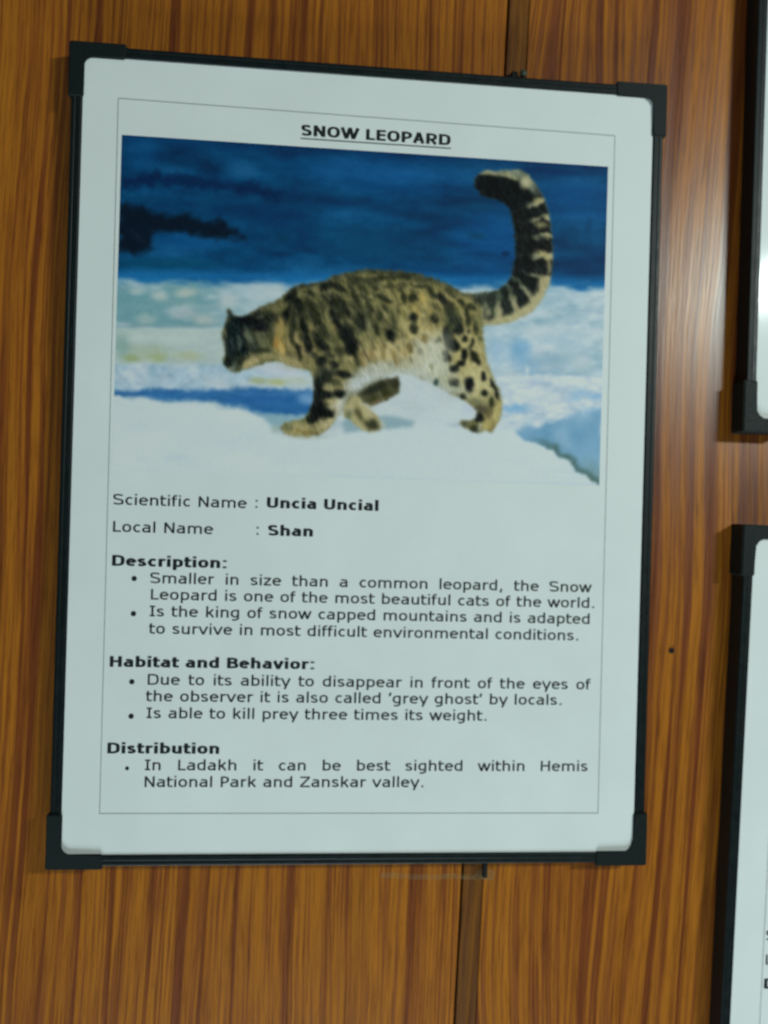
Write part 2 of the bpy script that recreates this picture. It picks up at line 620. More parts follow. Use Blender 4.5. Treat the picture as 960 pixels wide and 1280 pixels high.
# its top left corner stands at (301.7, -36.2)
c_, s_ = math.cos(lr_tilt), math.sin(lr_tilt)
lcx = 301.0 + 229 * c_ - 307 * s_
lcz = -36.9 - 229 * s_ - 307 * c_
lower, sheet_l = notice('black framed notice at the lower right showing only first letters of its text',
                        lcx, lcz, -TILT + lr_tilt)


def border(sh, q, t=0.42):
    """thin printed rule round the sheet; q = top left, top right, bottom right, bottom left"""
    inner = [(q[0][0] + t, q[0][1] - t), (q[1][0] - t, q[1][1] - t), (q[2][0] - t, q[2][1] + t), (q[3][0] + t, q[3][1] + t)]
    for i in range(4):
        j = (i + 1) % 4
        me = bpy.data.meshes.new('border_line')
        me.from_pydata([(x * MM, 1.92 * MM, z * MM) for x, z in (q[i], q[j], inner[j], inner[i])], [], [(0, 1, 2, 3)])
        me.update()
        link('border_line', me, M_RULE, sh)


border(sheet, ((-193.0, 267.2), (188.2, 264.8), (189.6, -266.4), (-191.3, -266.0)))
border(sheet_l, ((-194.2, 266.0), (189.3, 266.0), (189.3, -266.0), (-194.2, -266.0)))
border(sheet_u, ((-193.8, 266.0), (189.3, 266.0), (189.3, -266.0), (-193.8, -266.0)))

B = 0.7    # the blur in the measured baselines
text_line(sheet, 'SNOW LEOPARD', -56.0, 58.6, 248.9 + B, True, size=11.4, underline=(245.7, 246.5), name='title_text')
text_line(sheet, 'Scientific Name', -187.8, -89.3, -36.2 + B)
text_line(sheet, ':', -84, -79.5, -35.6 + B)
text_line(sheet, 'Uncia Uncial', -74.2, 11.1, -35.3 + B, True)
text_line(sheet, 'Local Name', -187.8, -113.8, -56.5 + B)
text_line(sheet, ':', -82.6, -78.2, -56.0 + B)
text_line(sheet, 'Shan', -72.4, -38.4, -56.3 + B, True)
text_line(sheet, 'Description:', -187.6, -102.3, -81.9 + B, True)
_, XS = text_line(sheet, 'Leopard is one of the most beautiful cats of the world.', -158.6, 183.7, -106.6 + B)
text_line(sheet, 'Smaller in size than a common leopard, the Snow', -159, 179.8, -94.3 + B, justify=True, xs=XS)
text_line(sheet, 'Is the king of snow capped mountains and is adapted', -158.8, 179.8, -119.2 + B, justify=True, xs=XS)
text_line(sheet, 'to survive in most difficult environmental conditions.', -158.5, 171.6, -132.2 + B)
text_line(sheet, 'Habitat and Behavior:', -187.1, -34.2, -157.4 + B, True)
text_line(sheet, 'Due to its ability to disappear in front of the eyes of', -159.1, 181.1, -170.5 + B, justify=True, xs=XS)
text_line(sheet, 'the observer it is also called \u2018grey ghost\u2019 by locals.', -159.3, 159.7, -182.9 + B)
text_line(sheet, 'Is able to kill prey three times its weight.', -158.9, 100.5, -195.6 + B)
text_line(sheet, 'Distribution', -187.0, -104.1, -222.1 + B, True)
text_line(sheet, 'In Ladakh it can be best sighted within Hemis', -159, 181.1, -234.6 + B, justify=True, xs=XS)
text_line(sheet, 'National Park and Zanskar valley.', -159.2, 52.7, -247.2 + B)
for bx, by, br in ((-170.9, -90.6, 2.0), (-170.7, -116.8, 2.0), (-170.4, -167.6, 2.0), (-170.2, -193.3, 2.0), (-172.0, -232.2, 1.5)):
    bullet(sheet, bx, by, br)
# the first lines of the lower right notice
text_line(sheet_l, 'Scientific Name :', -192.3, -78, 306.5 - 329.3)
text_line(sheet_l, 'Local Name', -192.0, -117, 306.5 - 348.6)
text_line(sheet_l, 'Description:', -192.3, -105, 306.5 - 367.8, True)

# ------------------------------------------------------------------ the printed photograph (flat print, painted per vertex)
PX0, PX1, PZ0, PZ1 = -189.4, 183.2, -10.3, 239.9
NX, NZ = 600, 404
QUAD = ((152.3, 168.6), (760.1, 208.5), (749.0, 607.4), (140.0, 587.8))   # where the painter's sketch has the print's corners
_uv = ((0, 0), (1, 0), (1, 1), (0, 1))
A_, b__ = [], []
for (u, v), (X_, Y_) in zip(_uv, QUAD):
    A_ += [[u, v, 1, 0, 0, 0, -u * X_, -v * X_], [0, 0, 0, u, v, 1, -u * Y_, -v * Y_]]
    b__ += [X_, Y_]
Hm = np.append(np.linalg.solve(np.array(A_, float), np.array(b__, float)), 1).reshape(3, 3)
U, V = np.meshgrid(np.linspace(0, 1, NX), np.linspace(0, 1, NZ))
D_ = Hm[2, 0] * U + Hm[2, 1] * V + Hm[2, 2]
SX = (Hm[0, 0] * U + Hm[0, 1] * V + Hm[0, 2]) / D_
SY = (Hm[1, 0] * U + Hm[1, 1] * V + Hm[1, 2]) / D_


def vnoise(x, y, seed):
    rs = np.random.RandomState(seed)
    tab = rs.rand(64, 64)
    xi, yi = np.floor(x).astype(int), np.floor(y).astype(int)
    fx, fy = x - xi, y - yi
    fx, fy = fx * fx * (3 - 2 * fx), fy * fy * (3 - 2 * fy)
    g = lambda a, b: tab[b % 64, a % 64]
    return (g(xi, yi) * (1 - fx) + g(xi + 1, yi) * fx) * (1 - fy) + (g(xi, yi + 1) * (1 - fx) + g(xi + 1, yi + 1) * fx) * fy


def fbm(sx, sy, seed, octs=3, ang=0.0, wx=None, wy=None):
    """noise with features about sx by sy sketch units, turned by ang degrees"""
    c, s = math.cos(math.radians(ang)), math.sin(math.radians(ang))
    X_ = SX if wx is None else wx
    Y_ = SY if wy is None else wy
    a, b = (X_ * c + Y_ * s) / sx, (-X_ * s + Y_ * c) / sy
    r, amp, tot = 0, 1.0, 0
    for k in range(octs):
        r = r + amp * vnoise(a * 2 ** k + 5.3 * k, b * 2 ** k + 2.1 * k, seed + k)
        tot += amp
        amp *= 0.55
    return r / tot


def lin(c):
    c = np.asarray(c, float) / 255.0
    return np.where(c <= 0.04045, c / 12.92, ((c + 0.055) / 1.055) ** 2.4)


IMG = np.zeros((NZ, NX, 3))       # painted in display values, turned into ink reflectance at the end
IMG[:] = (14, 64, 104)


def ss(a, b, x):
    t = np.clip((x - a) / (b - a), 0, 1)
    return t * t * (3 - 2 * t)


def over(mask, col):
    global IMG
    col = np.asarray(col, float)
    IMG = IMG * (1 - mask[..., None]) + col * mask[..., None]


def poly_sd(pts, X_=None, Y_=None):
    X_ = SX if X_ is None else X_
    Y_ = SY if Y_ is None else Y_
    P = np.array(pts, float)
    d = np.full(X_.shape, 1e9)
    ins = np.zeros(X_.shape, bool)
    for i in range(len(P)):
        a, b = P[i], P[(i + 1) % len(P)]
        e = b - a
        wx_, wy_ = X_ - a[0], Y_ - a[1]
        t = np.clip((wx_ * e[0] + wy_ * e[1]) / (e @ e + 1e-9), 0, 1)
        d = np.minimum(d, (wx_ - e[0] * t) ** 2 + (wy_ - e[1] * t) ** 2)
        cnd = ((a[1] > Y_) != (b[1] > Y_)) & (X_ < (b[0] - a[0]) * (Y_ - a[1]) / (b[1] - a[1] + 1e-12) + a[0])
        ins ^= cnd
    d = np.sqrt(d)
    return np.where(ins, d, -d)


def pmask(pts, soft=1.5, rag=0.0, rs=5, seed=9, X_=None, Y_=None):
    sd = poly_sd(pts, X_, Y_)
    if rag:
        sd = sd + rag * 2 * (fbm(rs, rs, seed) - 0.5)
    return ss(-soft, soft, sd)


def blob(x, y, rx, ry, ang, col, a=1.0, hard=0.5, mask=None, warp=0.0):
    c, s = math.cos(math.radians(ang)), math.sin(math.radians(ang))
    dx, dy = SX - x, SY - y
    if warp:
        dx = dx + warp * (WN1 - 0.5)
        dy = dy + warp * (WN2 - 0.5)
    p, q = (dx * c + dy * s) / rx, (-dx * s + dy * c) / ry
    r = np.sqrt(p * p + q * q)
    m_ = (1 - ss(hard, 1.0 + (1 - hard) * 0.35, r)) * a
    if mask is not None:
        m_ = m_ * mask
    over(m_, col)


WN1, WN2 = fbm(7, 7, 101), fbm(7, 7, 131)

# far slope in blue shade ------------------------------------------------
n1 = fbm(120, 26, 1, 4, 4)
n2 = fbm(40, 14, 11, 3, 4)
n3 = fbm(9, 6, 21, 3, 0)
base = np.array((13, 61, 98.0)) + (n1 - 0.5)[..., None] * np.array((22, 54, 74.0)) + (n2 - 0.5)[..., None] * np.array((14, 34, 40.0)) + (n3 - .5)[..., None] * np.array((5, 9, 12.0))
IMG = base
over(0.55 * (1 - ss(0, 20, SY - 168 - (SX - 152) * 0.062)), (8, 42, 78))
blob(175, 195, 32, 26, 0, (24, 82, 132), 0.55, 0.1)
blob(300, 212, 22, 12, 0, (30, 88, 132), 0.6, 0.1)
blob(212, 212, 30, 8, 5, (26, 80, 120), 0.5, 0.1)
blob(480, 218, 110, 26, 4, (18, 76, 128), 0.6, 0.1)
blob(620, 300, 70, 40, 8, (18, 80, 136), 0.65, 0.1)
blob(720, 250, 60, 30, 8, (17, 76, 128), 0.6, 0.1)
blob(240, 297, 60, 16, 3, (17, 78, 128), 0.7, 0.1)
blob(470, 305, 95, 26, 6, (12, 66, 98), 0.6, 0.1)
blob(330, 270, 90, 16, 8, (9, 48, 84), 0.6, 0.1)
blob(520, 268, 100, 9, 8, (9, 50, 82), 0.55, 0.1)
blob(205, 330, 90, 10, 1, (12, 66, 92), 0.7, 0.1)
blob(600, 345, 130, 12, 2, (10, 62, 112), 0.6, 0.1)
blob(690, 215, 50, 5, 4, (8, 40, 82), 0.7, 0.1)
blob(715, 300, 8, 22, 8, (14, 60, 92), 0.6, 0.1)
blob(735, 285, 5, 14, 8, (10, 56, 88), 0.6, 0.1)
blob(604, 318, 28, 5, 4, (10, 48, 84), 0.55, 0.1)
blob(632, 317, 7, 4, 0, (8, 32, 60), 0.8, 0.2)
blob(596, 295, 14, 6, 10, (13, 58, 82), 0.7, 0.1)
blob(600, 258, 22, 7, 4, (14, 66, 96), 0.7, 0.1)
blob(480, 235, 60, 6, 6, (12, 58, 102), 0.5, 0.1)
for k_, (x, y) in enumerate(((356, 298), (352, 296), (455, 250), (395, 262))):
    blob(x, y, 14, 5, 10, (10, 50, 78), 0.5, 0.1)
# the broken line of dark rocks
ln = [(150, 226), (165, 222), (180, 219), (196, 214), (205, 219), (222, 219), (238, 220), (255, 224), (275, 225), (300, 231), (318, 228), (335, 236), (356, 243), (350, 250), (325, 246), (300, 240), (270, 237), (240, 236), (205, 233), (180, 233), (150, 236)]
over(pmask(ln, 5.5, 7.0, 6, 31) * 0.78, (9, 32, 64))
blob(197, 231, 4, 5, 0, (22, 66, 100), 0.6, 0.2)
rk = [(148, 262), (158, 255), (166, 260), (180, 258), (196, 267), (215, 270), (232, 269), (258, 275), (276, 272), (284, 280), (296, 289), (306, 298), (290, 297), (270, 298), (248, 294), (222, 289), (205, 289), (191, 295), (187, 304), (186, 315), (165, 317), (148, 314)]
over(pmask(rk, 6.0, 6.0, 8, 37) * .96, (14, 25, 36))
blob(172, 296, 14, 4, 40, (26, 36, 52), 0.6, 0.2)
blob(300, 295, 10, 4, 12, (16, 34, 60), 0.5, 0.2)
# glowing rim above the snow line
yh = 351 + (SX - 150) * 0.016
over(ss(-20, -6, SY - yh) * 0.9 * (0.6 + 0.8 * fbm(60, 10, 41)), (26, 100, 152))
# middle snow ------------------------------------------------------------
sn = fbm(46, 13, 51, 4, 2)
sf = fbm(14, 6, 61, 3, 2)
snow = np.array((150, 178, 184.0)) + (sn - 0.5)[..., None] * np.array((78, 50, 42.0)) + (sf - 0.5)[..., None] * np.array((56, 40, 34.0))
msn = ss(-7, 9, SY - yh + 20 * (fbm(26, 9, 45) - 0.5))
over(msn, snow)
L_ = 1 - ss(230, 330, SX)
over(msn * 0.75 * L_ * (1 - ss(404, 411, SY)) * ss(0.35, 0.65, fbm(32, 12, 55, 2) + 0.12), (84, 136, 142))
for x, y, rx, ry, c, a in ((172, 364, 14, 7, (150, 176, 176), .8), (200, 370, 13, 8, (160, 180, 178), .85), (232, 366, 16, 8, (160, 178, 170), .85),
                           (182, 399, 16, 9, (140, 168, 166), .8), (230, 392, 24, 10, (146, 168, 172), .85), (255, 400, 18, 9, (156, 172, 168), .8),
                           (285, 376, 16, 13, (166, 184, 184), .8), (160, 396, 10, 9, (98, 140, 150), .6), (305, 362, 40, 10, (150, 178, 186), .6),
                           (225, 379, 28, 5, (110, 150, 150), .6), (262, 384, 14, 6, (122, 158, 164), .6), (340, 368, 30, 14, (160, 182, 184), .6)):
    blob(x, y, rx, ry, 0, c, a, 0.2, msn, 5)
over(0.5 * ss(4.5, 0, np.abs(SY - 408 - 2.5 * (fbm(22, 22, 47) - 0.5))) * (1 - ss(250, 300, SX)), (98, 136, 142))
# pale bank with green tinge
bk = ss(409, 413, SY) * (1 - ss(452, 462, SY)) * (1 - ss(330, 430, SX))
over(bk * 0.8, np.array((156, 178, 172.0)) + (sn - 0.5)[..., None] * 26)
blob(152, 432, 16, 22, 0, (112, 150, 142), 0.8, 0.1, bk, 6)
for x, y, rx, ry, c, a in ((165, 448, 16, 6, (128, 152, 104), .9), (196, 446, 16, 8, (136, 156, 104), .8), (235, 445, 22, 7, (150, 166, 130), .7), (185, 440, 30, 12, (140, 162, 136), .6)):
    blob(x, y, rx, ry, 0, c, a, 0.2, None, 6)
lo = ss(452, 461, SY + 5 * (fbm(18, 9, 58) - 0.5)) * (1 - ss(486, 494, SY)) * (1 - ss(300, 380, SX))
over(lo, np.array((150, 178, 190.0)) + (fbm(16, 12, 59, 3) - 0.5)[..., None] * np.array((64, 40, 28.0)) + (fbm(6, 5, 60, 3) - 0.5)[..., None] * 36)
blob(270, 478, 26, 12, 0, (160, 182, 188), .7, .2)
# behind the chin and forelegs
blob(345, 462, 40, 10, 10, (166, 184, 194), .9, .3)
blob(322, 476, 14, 6, 0, (140, 156, 112), .75, .2)
blob(346, 478, 16, 6, 0, (150, 162, 100), .75, .2)
blob(372, 476, 22, 7, 5, (158, 176, 160), .7, .2)
over(pmask([(300, 481), (400, 484), (400, 491), (300, 489)], 2, 1.5, 8) * .7, (168, 188, 196))
# light centre under the belly
over(ss(440, 470, SY) * ss(380, 420, SX) * (1 - ss(640, 660, SX)), np.array((168, 187, 189.0)) + (fbm(40, 16, 63) - 0.5)[..., None] * 18)
# blue shadow in the trough
sh = [(139, 488), (165, 489), (200, 486), (240, 488), (280, 487), (310, 484), (345, 486), (372, 488), (400, 487), (400, 516), (372, 522), (348, 520), (325, 518), (300, 508), (283, 506), (270, 502), (240, 501), (205, 500), (185, 496), (165, 497), (139, 494)]
over(pmask(sh, 4.0, 3.5, 7, 71) * .92, np.array((32, 90, 144.0)) + (fbm(24, 6, 73) - .5)[..., None] * 40)
blob(385, 499, 16, 9, 10, (116, 158, 190), .7, .2)
blob(330, 500, 40, 7, 4, (26, 80, 138), .4, .1)
over(pmask([(318, 516), (400, 520), (398, 540), (352, 538), (336, 528)], 3.5, 2, 8) * .85, (112, 154, 166))
# right hand snow
R_ = ss(600, 618, SX) * msn
over(R_ * 0.5, np.array((150, 179, 189.0)) + (fbm(34, 12, 81, 4, -8) - 0.5)[..., None] * np.array((86, 56, 40.0)) + (fbm(11, 6, 84, 3, -10) - 0.5)[..., None] * np.array((60, 42, 32.0)))
for x, y, rx, ry, g, c, a in ((650, 437, 18, 18, 0, (92, 148, 184), .7), (622, 440, 16, 24, 0, (128, 168, 194), .6), (690, 452, 34, 17, 0, (118, 156, 172), .75),
                              (672, 466, 36, 5, 0, (112, 152, 172), .6), (655, 455, 22, 14, 10, (104, 152, 182), .6), (700, 425, 40, 14, 0, (148, 178, 190), .5),
                              (735, 388, 24, 5, 3, (132, 162, 178), .6), (716, 404, 16, 4, 3, (132, 164, 182), .6), (680, 415, 36, 8, 0, (170, 190, 196), .6),
                              (727, 455, 14, 14, 0, (150, 176, 182), .6), (650, 375, 40, 8, 0, (152, 180, 192), .6)):
    blob(x, y, rx, ry, g, c, a, 0.15, R_, 8)
blob(659, 463, 3, 8, 0, (176, 196, 202), .8, .3)
wb = ss(468, 472, SY) * ss(612, 622, SX)
over(wb, np.array((164, 186, 195.0)) + (fbm(24, 9, 83, 3, 6) - 0.5)[..., None] * np.array((50, 36, 26.0)) + (fbm(8, 5, 86, 3) - 0.5)[..., None] * np.array((50, 36, 28.0)))
for x, y, rx, ry, g, c, a in ((645, 511, 24, 7, 0, (104, 156, 188), .85), (668, 480, 8, 4, 0, (140, 164, 188), .6), (722, 493, 16, 9, -20, (128, 170, 198), .7),
                              (745, 495, 12, 6, 0, (112, 162, 196), .7), (690, 498, 22, 8, 10, (170, 190, 192), .6), (660, 530, 10, 10, 0, (150, 180, 196), .7), (740, 515, 16, 8, 0, (112, 160, 192), .7)):
    blob(x, y, rx, ry, g, c, a, 0.15, None, 6)
bl = [(646, 541), (658, 533), (676, 532), (695, 525), (712, 522), (725, 514), (735, 518), (752, 512), (752, 610), (700, 600), (650, 560)]
over(pmask(bl, 5.0, 5, 10, 87), np.array((102, 148, 174.0)) + (fbm(26, 26, 89, 3) - 0.5)[..., None] * np.array((50, 36, 26.0)))
blob(735, 560, 20, 30, 0, (112, 156, 182), .5, .2)
blob(742, 594, 16, 26, -30, (106, 142, 146), .75, .2)
blob(700, 562, 30, 9, 38, (92, 138, 160), .6, .2)
# foreground snow with its broken edge ------------------------------------
fg = [(130, 492), (150, 495), (163, 500), (175, 497), (190, 501), (210, 504), (240, 503), (262, 505), (276, 512), (300, 513), (318, 519), (336, 532), (350, 542), (372, 548), (410, 547), (430, 544), (500, 544), (575, 543),
      (612, 541), (640, 537), (646, 545), (658, 552), (668, 553), (676, 556), (684, 561), (692, 563), (697, 573), (706, 573), (713, 578), (719, 590), (730, 593), (738, 600), (748, 607), (752, 640), (130, 640)]
fm = pmask(fg, 1.8, 2.2, 4, 91)
dk = pmask([(x + 5, y - 6) if 650 < x < 750 else (x, y) for x, y in fg], 3.5, 3, 5, 93) * ss(655, 700, SX) * (1 - fm)
over(dk * 0.85, (66, 96, 92))
over(fm, np.array((173, 194, 196.0)) + (fbm(60, 14, 95, 4) - 0.5)[..., None] * np.array((10, 9, 8.0)))
over(ss(500, 545, SY) * ss(400, 440, SX) * (1 - ss(600, 640, SX)), (172, 193, 195))
blob(222, 572, 22, 6, 0, (160, 184, 194), .5, .1)
blob(175, 573, 12, 4, 0, (163, 186, 194), .5, .1)
blob(470, 534, 30, 6, 3, (120, 150, 160), 0.0, .1)
over(0.5 * ss(5, 0, np.abs(SY - 601 - (SX - 440) * 0.022)) * ss(400, 560, SX), (154, 176, 186))
over(0.2 * ss(4, 0, np.abs(SY - 594 - (SX - 340) * 0.022)) * ss(300, 380, SX) * (1 - ss(470, 560, SX)), (156, 180, 188))
over(pmask([(436, 486), (446, 480), (470, 470), (474, 474), (452, 486), (446, 494), (460, 508), (440, 506), (432, 500)], 2.5, 1.5, 5) * .9, (156, 166, 150))
# shadows of the paws
over(pmask([(470, 520), (490, 520), (518, 526), (516, 534), (480, 536), (430, 541), (426, 530), (436, 518)], 4, 1.5, 6), (122, 154, 162))
blob(575, 531, 18, 4, 0, (138, 160, 170), .6, .2)
blob(585, 513, 10, 9, 0, (158, 178, 192), .6, .2)
blob(418, 530, 10, 9, 0, (140, 166, 174), .6, .2)
blob(350, 536, 14, 8, 0, (138, 166, 170), .6, .2)

# the cat ------------------------------------------------------------------
fa = fbm(4.4, 15, 201, 3, -24)          # fur drawn down and to the right
fb = fbm(2.0, 7, 211, 2, -18)
fx = SX + 3.0 * (fbm(3, 3, 221, 2) - 0.5)
fy = SY + 3.0 * (fbm(3, 3, 231, 2) - 0.5)
# far hind leg and far fore paw first
far = pmask([(444, 492), (452, 485), (465, 478), (482, 473), (497, 470), (500, 480), (498, 491), (490, 497), (476, 503), (463, 508), (454, 503), (447, 498)], 1.8, 1.2, 4, X_=fx, Y_=fy)
over(far, np.array((62, 66, 44.0)) + (fa - 0.5)[..., None] * 60)
blob(468, 486, 22, 6, -22, (26, 32, 28), .8, .2, far)
blob(494, 479, 7, 9, 0, (34, 36, 26), .7, .2, far)
blob(473, 502, 20, 3, -24, (112, 104, 74), .7, .2, far)
pw = pmask([(429, 510), (432, 498), (440, 490), (448, 494), (455, 505), (466, 515), (474, 523), (478, 532), (474, 539), (464, 540), (452, 538), (444, 531), (436, 524), (429, 522)], 1.8, 1, 4, X_=fx, Y_=fy)
over(pw, np.array((146, 146, 106.0)) + (fa - 0.5)[..., None] * 50)
blob(462, 530, 10, 8, 30, (48, 54, 38), .85, .2, pw, 3)
blob(447, 516, 5, 8, -40, (70, 72, 48), .7, .2, pw, 3)
blob(436, 518, 5, 8, 0, (98, 110, 82), .7, .2, pw, 3)
# tail
tl = [(578, 372), (590, 367), (605, 366), (620, 363), (631, 357), (639, 345), (643, 330), (645, 312), (644, 296), (642, 280), (640, 266), (634, 256), (624, 250), (612, 247), (601, 243), (595, 235), (593, 226),
      (597, 218), (608, 213), (622, 214), (636, 213), (650, 213), (660, 218), (667, 228), (676, 242), (682, 254), (686, 268), (689, 290), (691, 318), (689, 342), (686, 356), (678, 374), (667, 388), (650, 398), (630, 405), (612, 406), (600, 408), (585, 400)]
tm = pmask(tl, 1.8, 1.2, 4, X_=fx, Y_=fy)
# position across and along the tail from its centre line
cl = np.array([(590, 385), (612, 386), (632, 381), (650, 370), (661, 353), (666, 330), (668, 308), (667, 288), (663, 268), (655, 250), (643, 236), (628, 231), (612, 229), (597, 228)], float)
dm = np.full(SX.shape, 1e9); tt = np.zeros(SX.shape); sg = np.zeros(SX.shape)
acc = 0.0
for i in range(len(cl) - 1):
    a, e = cl[i], cl[i + 1] - cl[i]
    le = math.hypot(*e)
    t = np.clip(((SX - a[0]) * e[0] + (SY - a[1]) * e[1]) / le ** 2, 0, 1)
    dx_, dy_ = SX - a[0] - e[0] * t, SY - a[1] - e[1] * t
    dd = np.hypot(dx_, dy_)
    k_ = dd < dm
    dm = np.where(k_, dd, dm); tt = np.where(k_, acc + t * le, tt); sg = np.where(k_, (e[0] * dy_ - e[1] * dx_) / le, sg)
    acc += le
over(tm, np.array((120, 128, 100.0)) + (fa - 0.5)[..., None] * 34)
outer = ss(-2, 9, sg)                       # towards the outside of the curve
over(tm * ss(4, 18, sg) * 0.75, (158, 158, 116))
over(tm * (1 - ss(-9, 3, sg)) * ss(70, 95, tt) * 0.85, (22, 28, 26))
over(tm * (1 - ss(-12, 4, sg)) * 0.75, (44, 58, 48))
for c0, w0, s0, a0, cc in ((8, 4, 1, .6, (46, 56, 46)), (24, 6, 1, .8, (34, 44, 38)), (44, 7.0, 1, .9, (24, 32, 30)), (64, 7.0, 1, .95, (18, 24, 24)), (85, 8.0, 1, .95, (14, 20, 20)),
                           (106, 8.5, 0, .95, (14, 18, 20)), (131, 8.0, 0, .95, (14, 18, 20)), (153, 7.5, 0, .95, (14, 18, 20)), (172, 6.5, 0, .95, (12, 18, 20)), (196, 11, 0, .95, (12, 18, 20))):
    edge = 1 - ss(w0 * 0.75, w0 * 1.25, np.abs(tt + 0.25 * sg * s0 - c0 + 8 * (fbm(6, 6, 261, 2) - 0.5)))
    lim = 1.0 if not s0 else (1 - ss(10, 16, sg))
    over(tm * edge * a0 * lim, cc)
over(tm * (1 - ss(-6, 4, sg + 5 * (fb - .5))) * ss(92, 110, tt) * 0.85, (18, 24, 24))
over(tm * ss(176, 190, tt) * (1 - ss(8, 13, sg)) , (12, 18, 20))
over(tm * ss(186, 192, tt) * ss(12, 15, sg) * (1 - ss(214, 226, tt)) * .8, (98, 112, 96))
blob(657, 229, 8, 9, 30, (150, 156, 122), .85, .3, tm)
# body outline
bd = [(285, 385), (289, 388), (292, 394), (300, 396), (308, 394), (316, 389), (325, 384), (338, 379), (350, 373), (358, 365), (368, 358), (378, 355), (390, 355), (400, 353), (408, 350), (416, 346), (430, 341),
      (446, 338), (462, 337), (480, 338), (500, 339), (520, 342), (538, 347), (553, 352), (567, 359), (577, 365), (590, 368), (600, 380), (603, 392), (604, 405), (604, 420), (606, 436), (609, 452), (614, 466), (619, 478), (624, 487),
      (627, 498), (628, 508), (625, 522), (620, 534), (615, 541), (606, 538), (600, 541), (590, 539), (580, 535), (575, 530), (578, 525), (590, 526), (596, 522), (595, 514), (588, 506), (580, 500), (566, 494), (554, 487), (543, 481), (528, 474), (514, 468),
      (500, 466), (488, 468), (474, 474), (460, 480), (446, 488), (436, 500), (428, 512), (419, 524), (412, 535), (402, 543), (388, 546), (368, 545), (354, 541), (350, 534), (356, 528), (368, 526), (379, 524), (386, 514), (391, 502), (393, 488), (392, 474), (389, 464),
      (374, 460), (362, 458), (350, 453), (338, 452), (326, 456), (314, 460), (304, 463), (296, 467), (288, 464), (282, 458), (279, 450), (282, 442), (280, 432), (278, 420), (280, 408), (284, 396)]
bm_ = pmask(bd, 1.7, 1.4, 4, 205, X_=fx, Y_=fy)
body = np.array((94, 98, 62.0)) + np.zeros_like(IMG)
IMG0 = IMG.copy()
over(bm_, body)
K = dict(mask=bm_)
# large tone areas: x, y, rx, ry, angle, colour, alpha
for x, y, rx, ry, g, c, a in (
        (480, 352, 110, 18, 3, (92, 94, 60), .7), (420, 385, 60, 40, 30, (88, 94, 62), .8), (470, 395, 50, 30, 30, (98, 102, 68), .7),
        (530, 378, 50, 26, 10, (146, 140, 86), .9), (530, 410, 42, 30, 0, (166, 160, 106), .9), (575, 395, 30, 36, 10, (138, 134, 84), .8),
        (560, 375, 20, 14, 20, (140, 134, 84), .5), (583, 440, 30, 45, -15, (166, 162, 110), .95), (598, 480, 34, 30, 10, (170, 170, 124), .95),
        (455, 440, 50, 20, -10, (152, 148, 102), .8), (500, 440, 46, 22, -12, (168, 162, 116), .9), (535, 440, 24, 28, 20, (168, 178, 160), .85),
        (548, 462, 20, 22, 30, (166, 178, 158), .9), (470, 462, 34, 12, -14, (160, 176, 166), .8), (445, 476, 22, 8, -35, (166, 184, 182), .8), (515, 456, 40, 12, 0, (164, 172, 148), .7),
        (375, 435, 34, 30, 20, (134, 128, 84), .85), (365, 452, 26, 8, 20, (142, 140, 100), .8), (390, 382, 30, 24, 0, (90, 92, 60), .7),
        (410, 495, 26, 44, 0, (144, 142, 100), .9), (425, 500, 8, 24, 25, (168, 174, 156), .9), (408, 528, 14, 14, 0, (162, 160, 120), .9),
        (372, 536, 28, 11, 5, (160, 154, 108), .95), (610, 530, 14, 14, 0, (160, 154, 98), .9), (570, 486, 24, 10, 25, (158, 170, 148), .8), (622, 512, 7, 24, 4, (164, 160, 104), .9),
        (305, 420, 34, 40, 0, (26, 34, 32), .96), (330, 400, 30, 20, -20, (44, 50, 42), .8), (345, 388, 16, 10, -20, (78, 82, 54), .8)):
    blob(x, y, rx, ry, g, c, a, 0.15, bm_, 10)
# streaked fur
st = (fa - 0.5)
fz = 1 - 0.75 * ss(510, 560, SX) - 0.2 * ss(430, 470, SY)
over(bm_ * ss(0.03, 0.25, st) * 0.34 * fz, (156, 152, 104))
over(bm_ * ss(0.03, 0.22, -st) * 0.4 * fz, (34, 40, 28))
IMG += (bm_ * (fb - 0.5) * 30)[..., None]
mot = ss(0.53, 0.62, fbm(8, 11, 251, 2, -28)) * (1 - ss(400, 440, SY + 0.25 * (SX - 470))) * ss(365, 385, SX)
over(bm_ * mot * 0.45, (30, 36, 28))
mot2 = ss(0.56, 0.64, fbm(6, 8, 257, 2, -28)) * (1 - ss(395, 425, SY + 0.2 * (SX - 470))) * ss(385, 400, SX)
over(bm_ * mot2 * 0.45, (142, 140, 92))
# ridge of the back
rid = ss(9, 0, poly_sd(bd)) * bm_ * (1 - ss(372, 385, SY)) * ss(355, 380, SX)
over(rid * 0.6, (34, 42, 36))
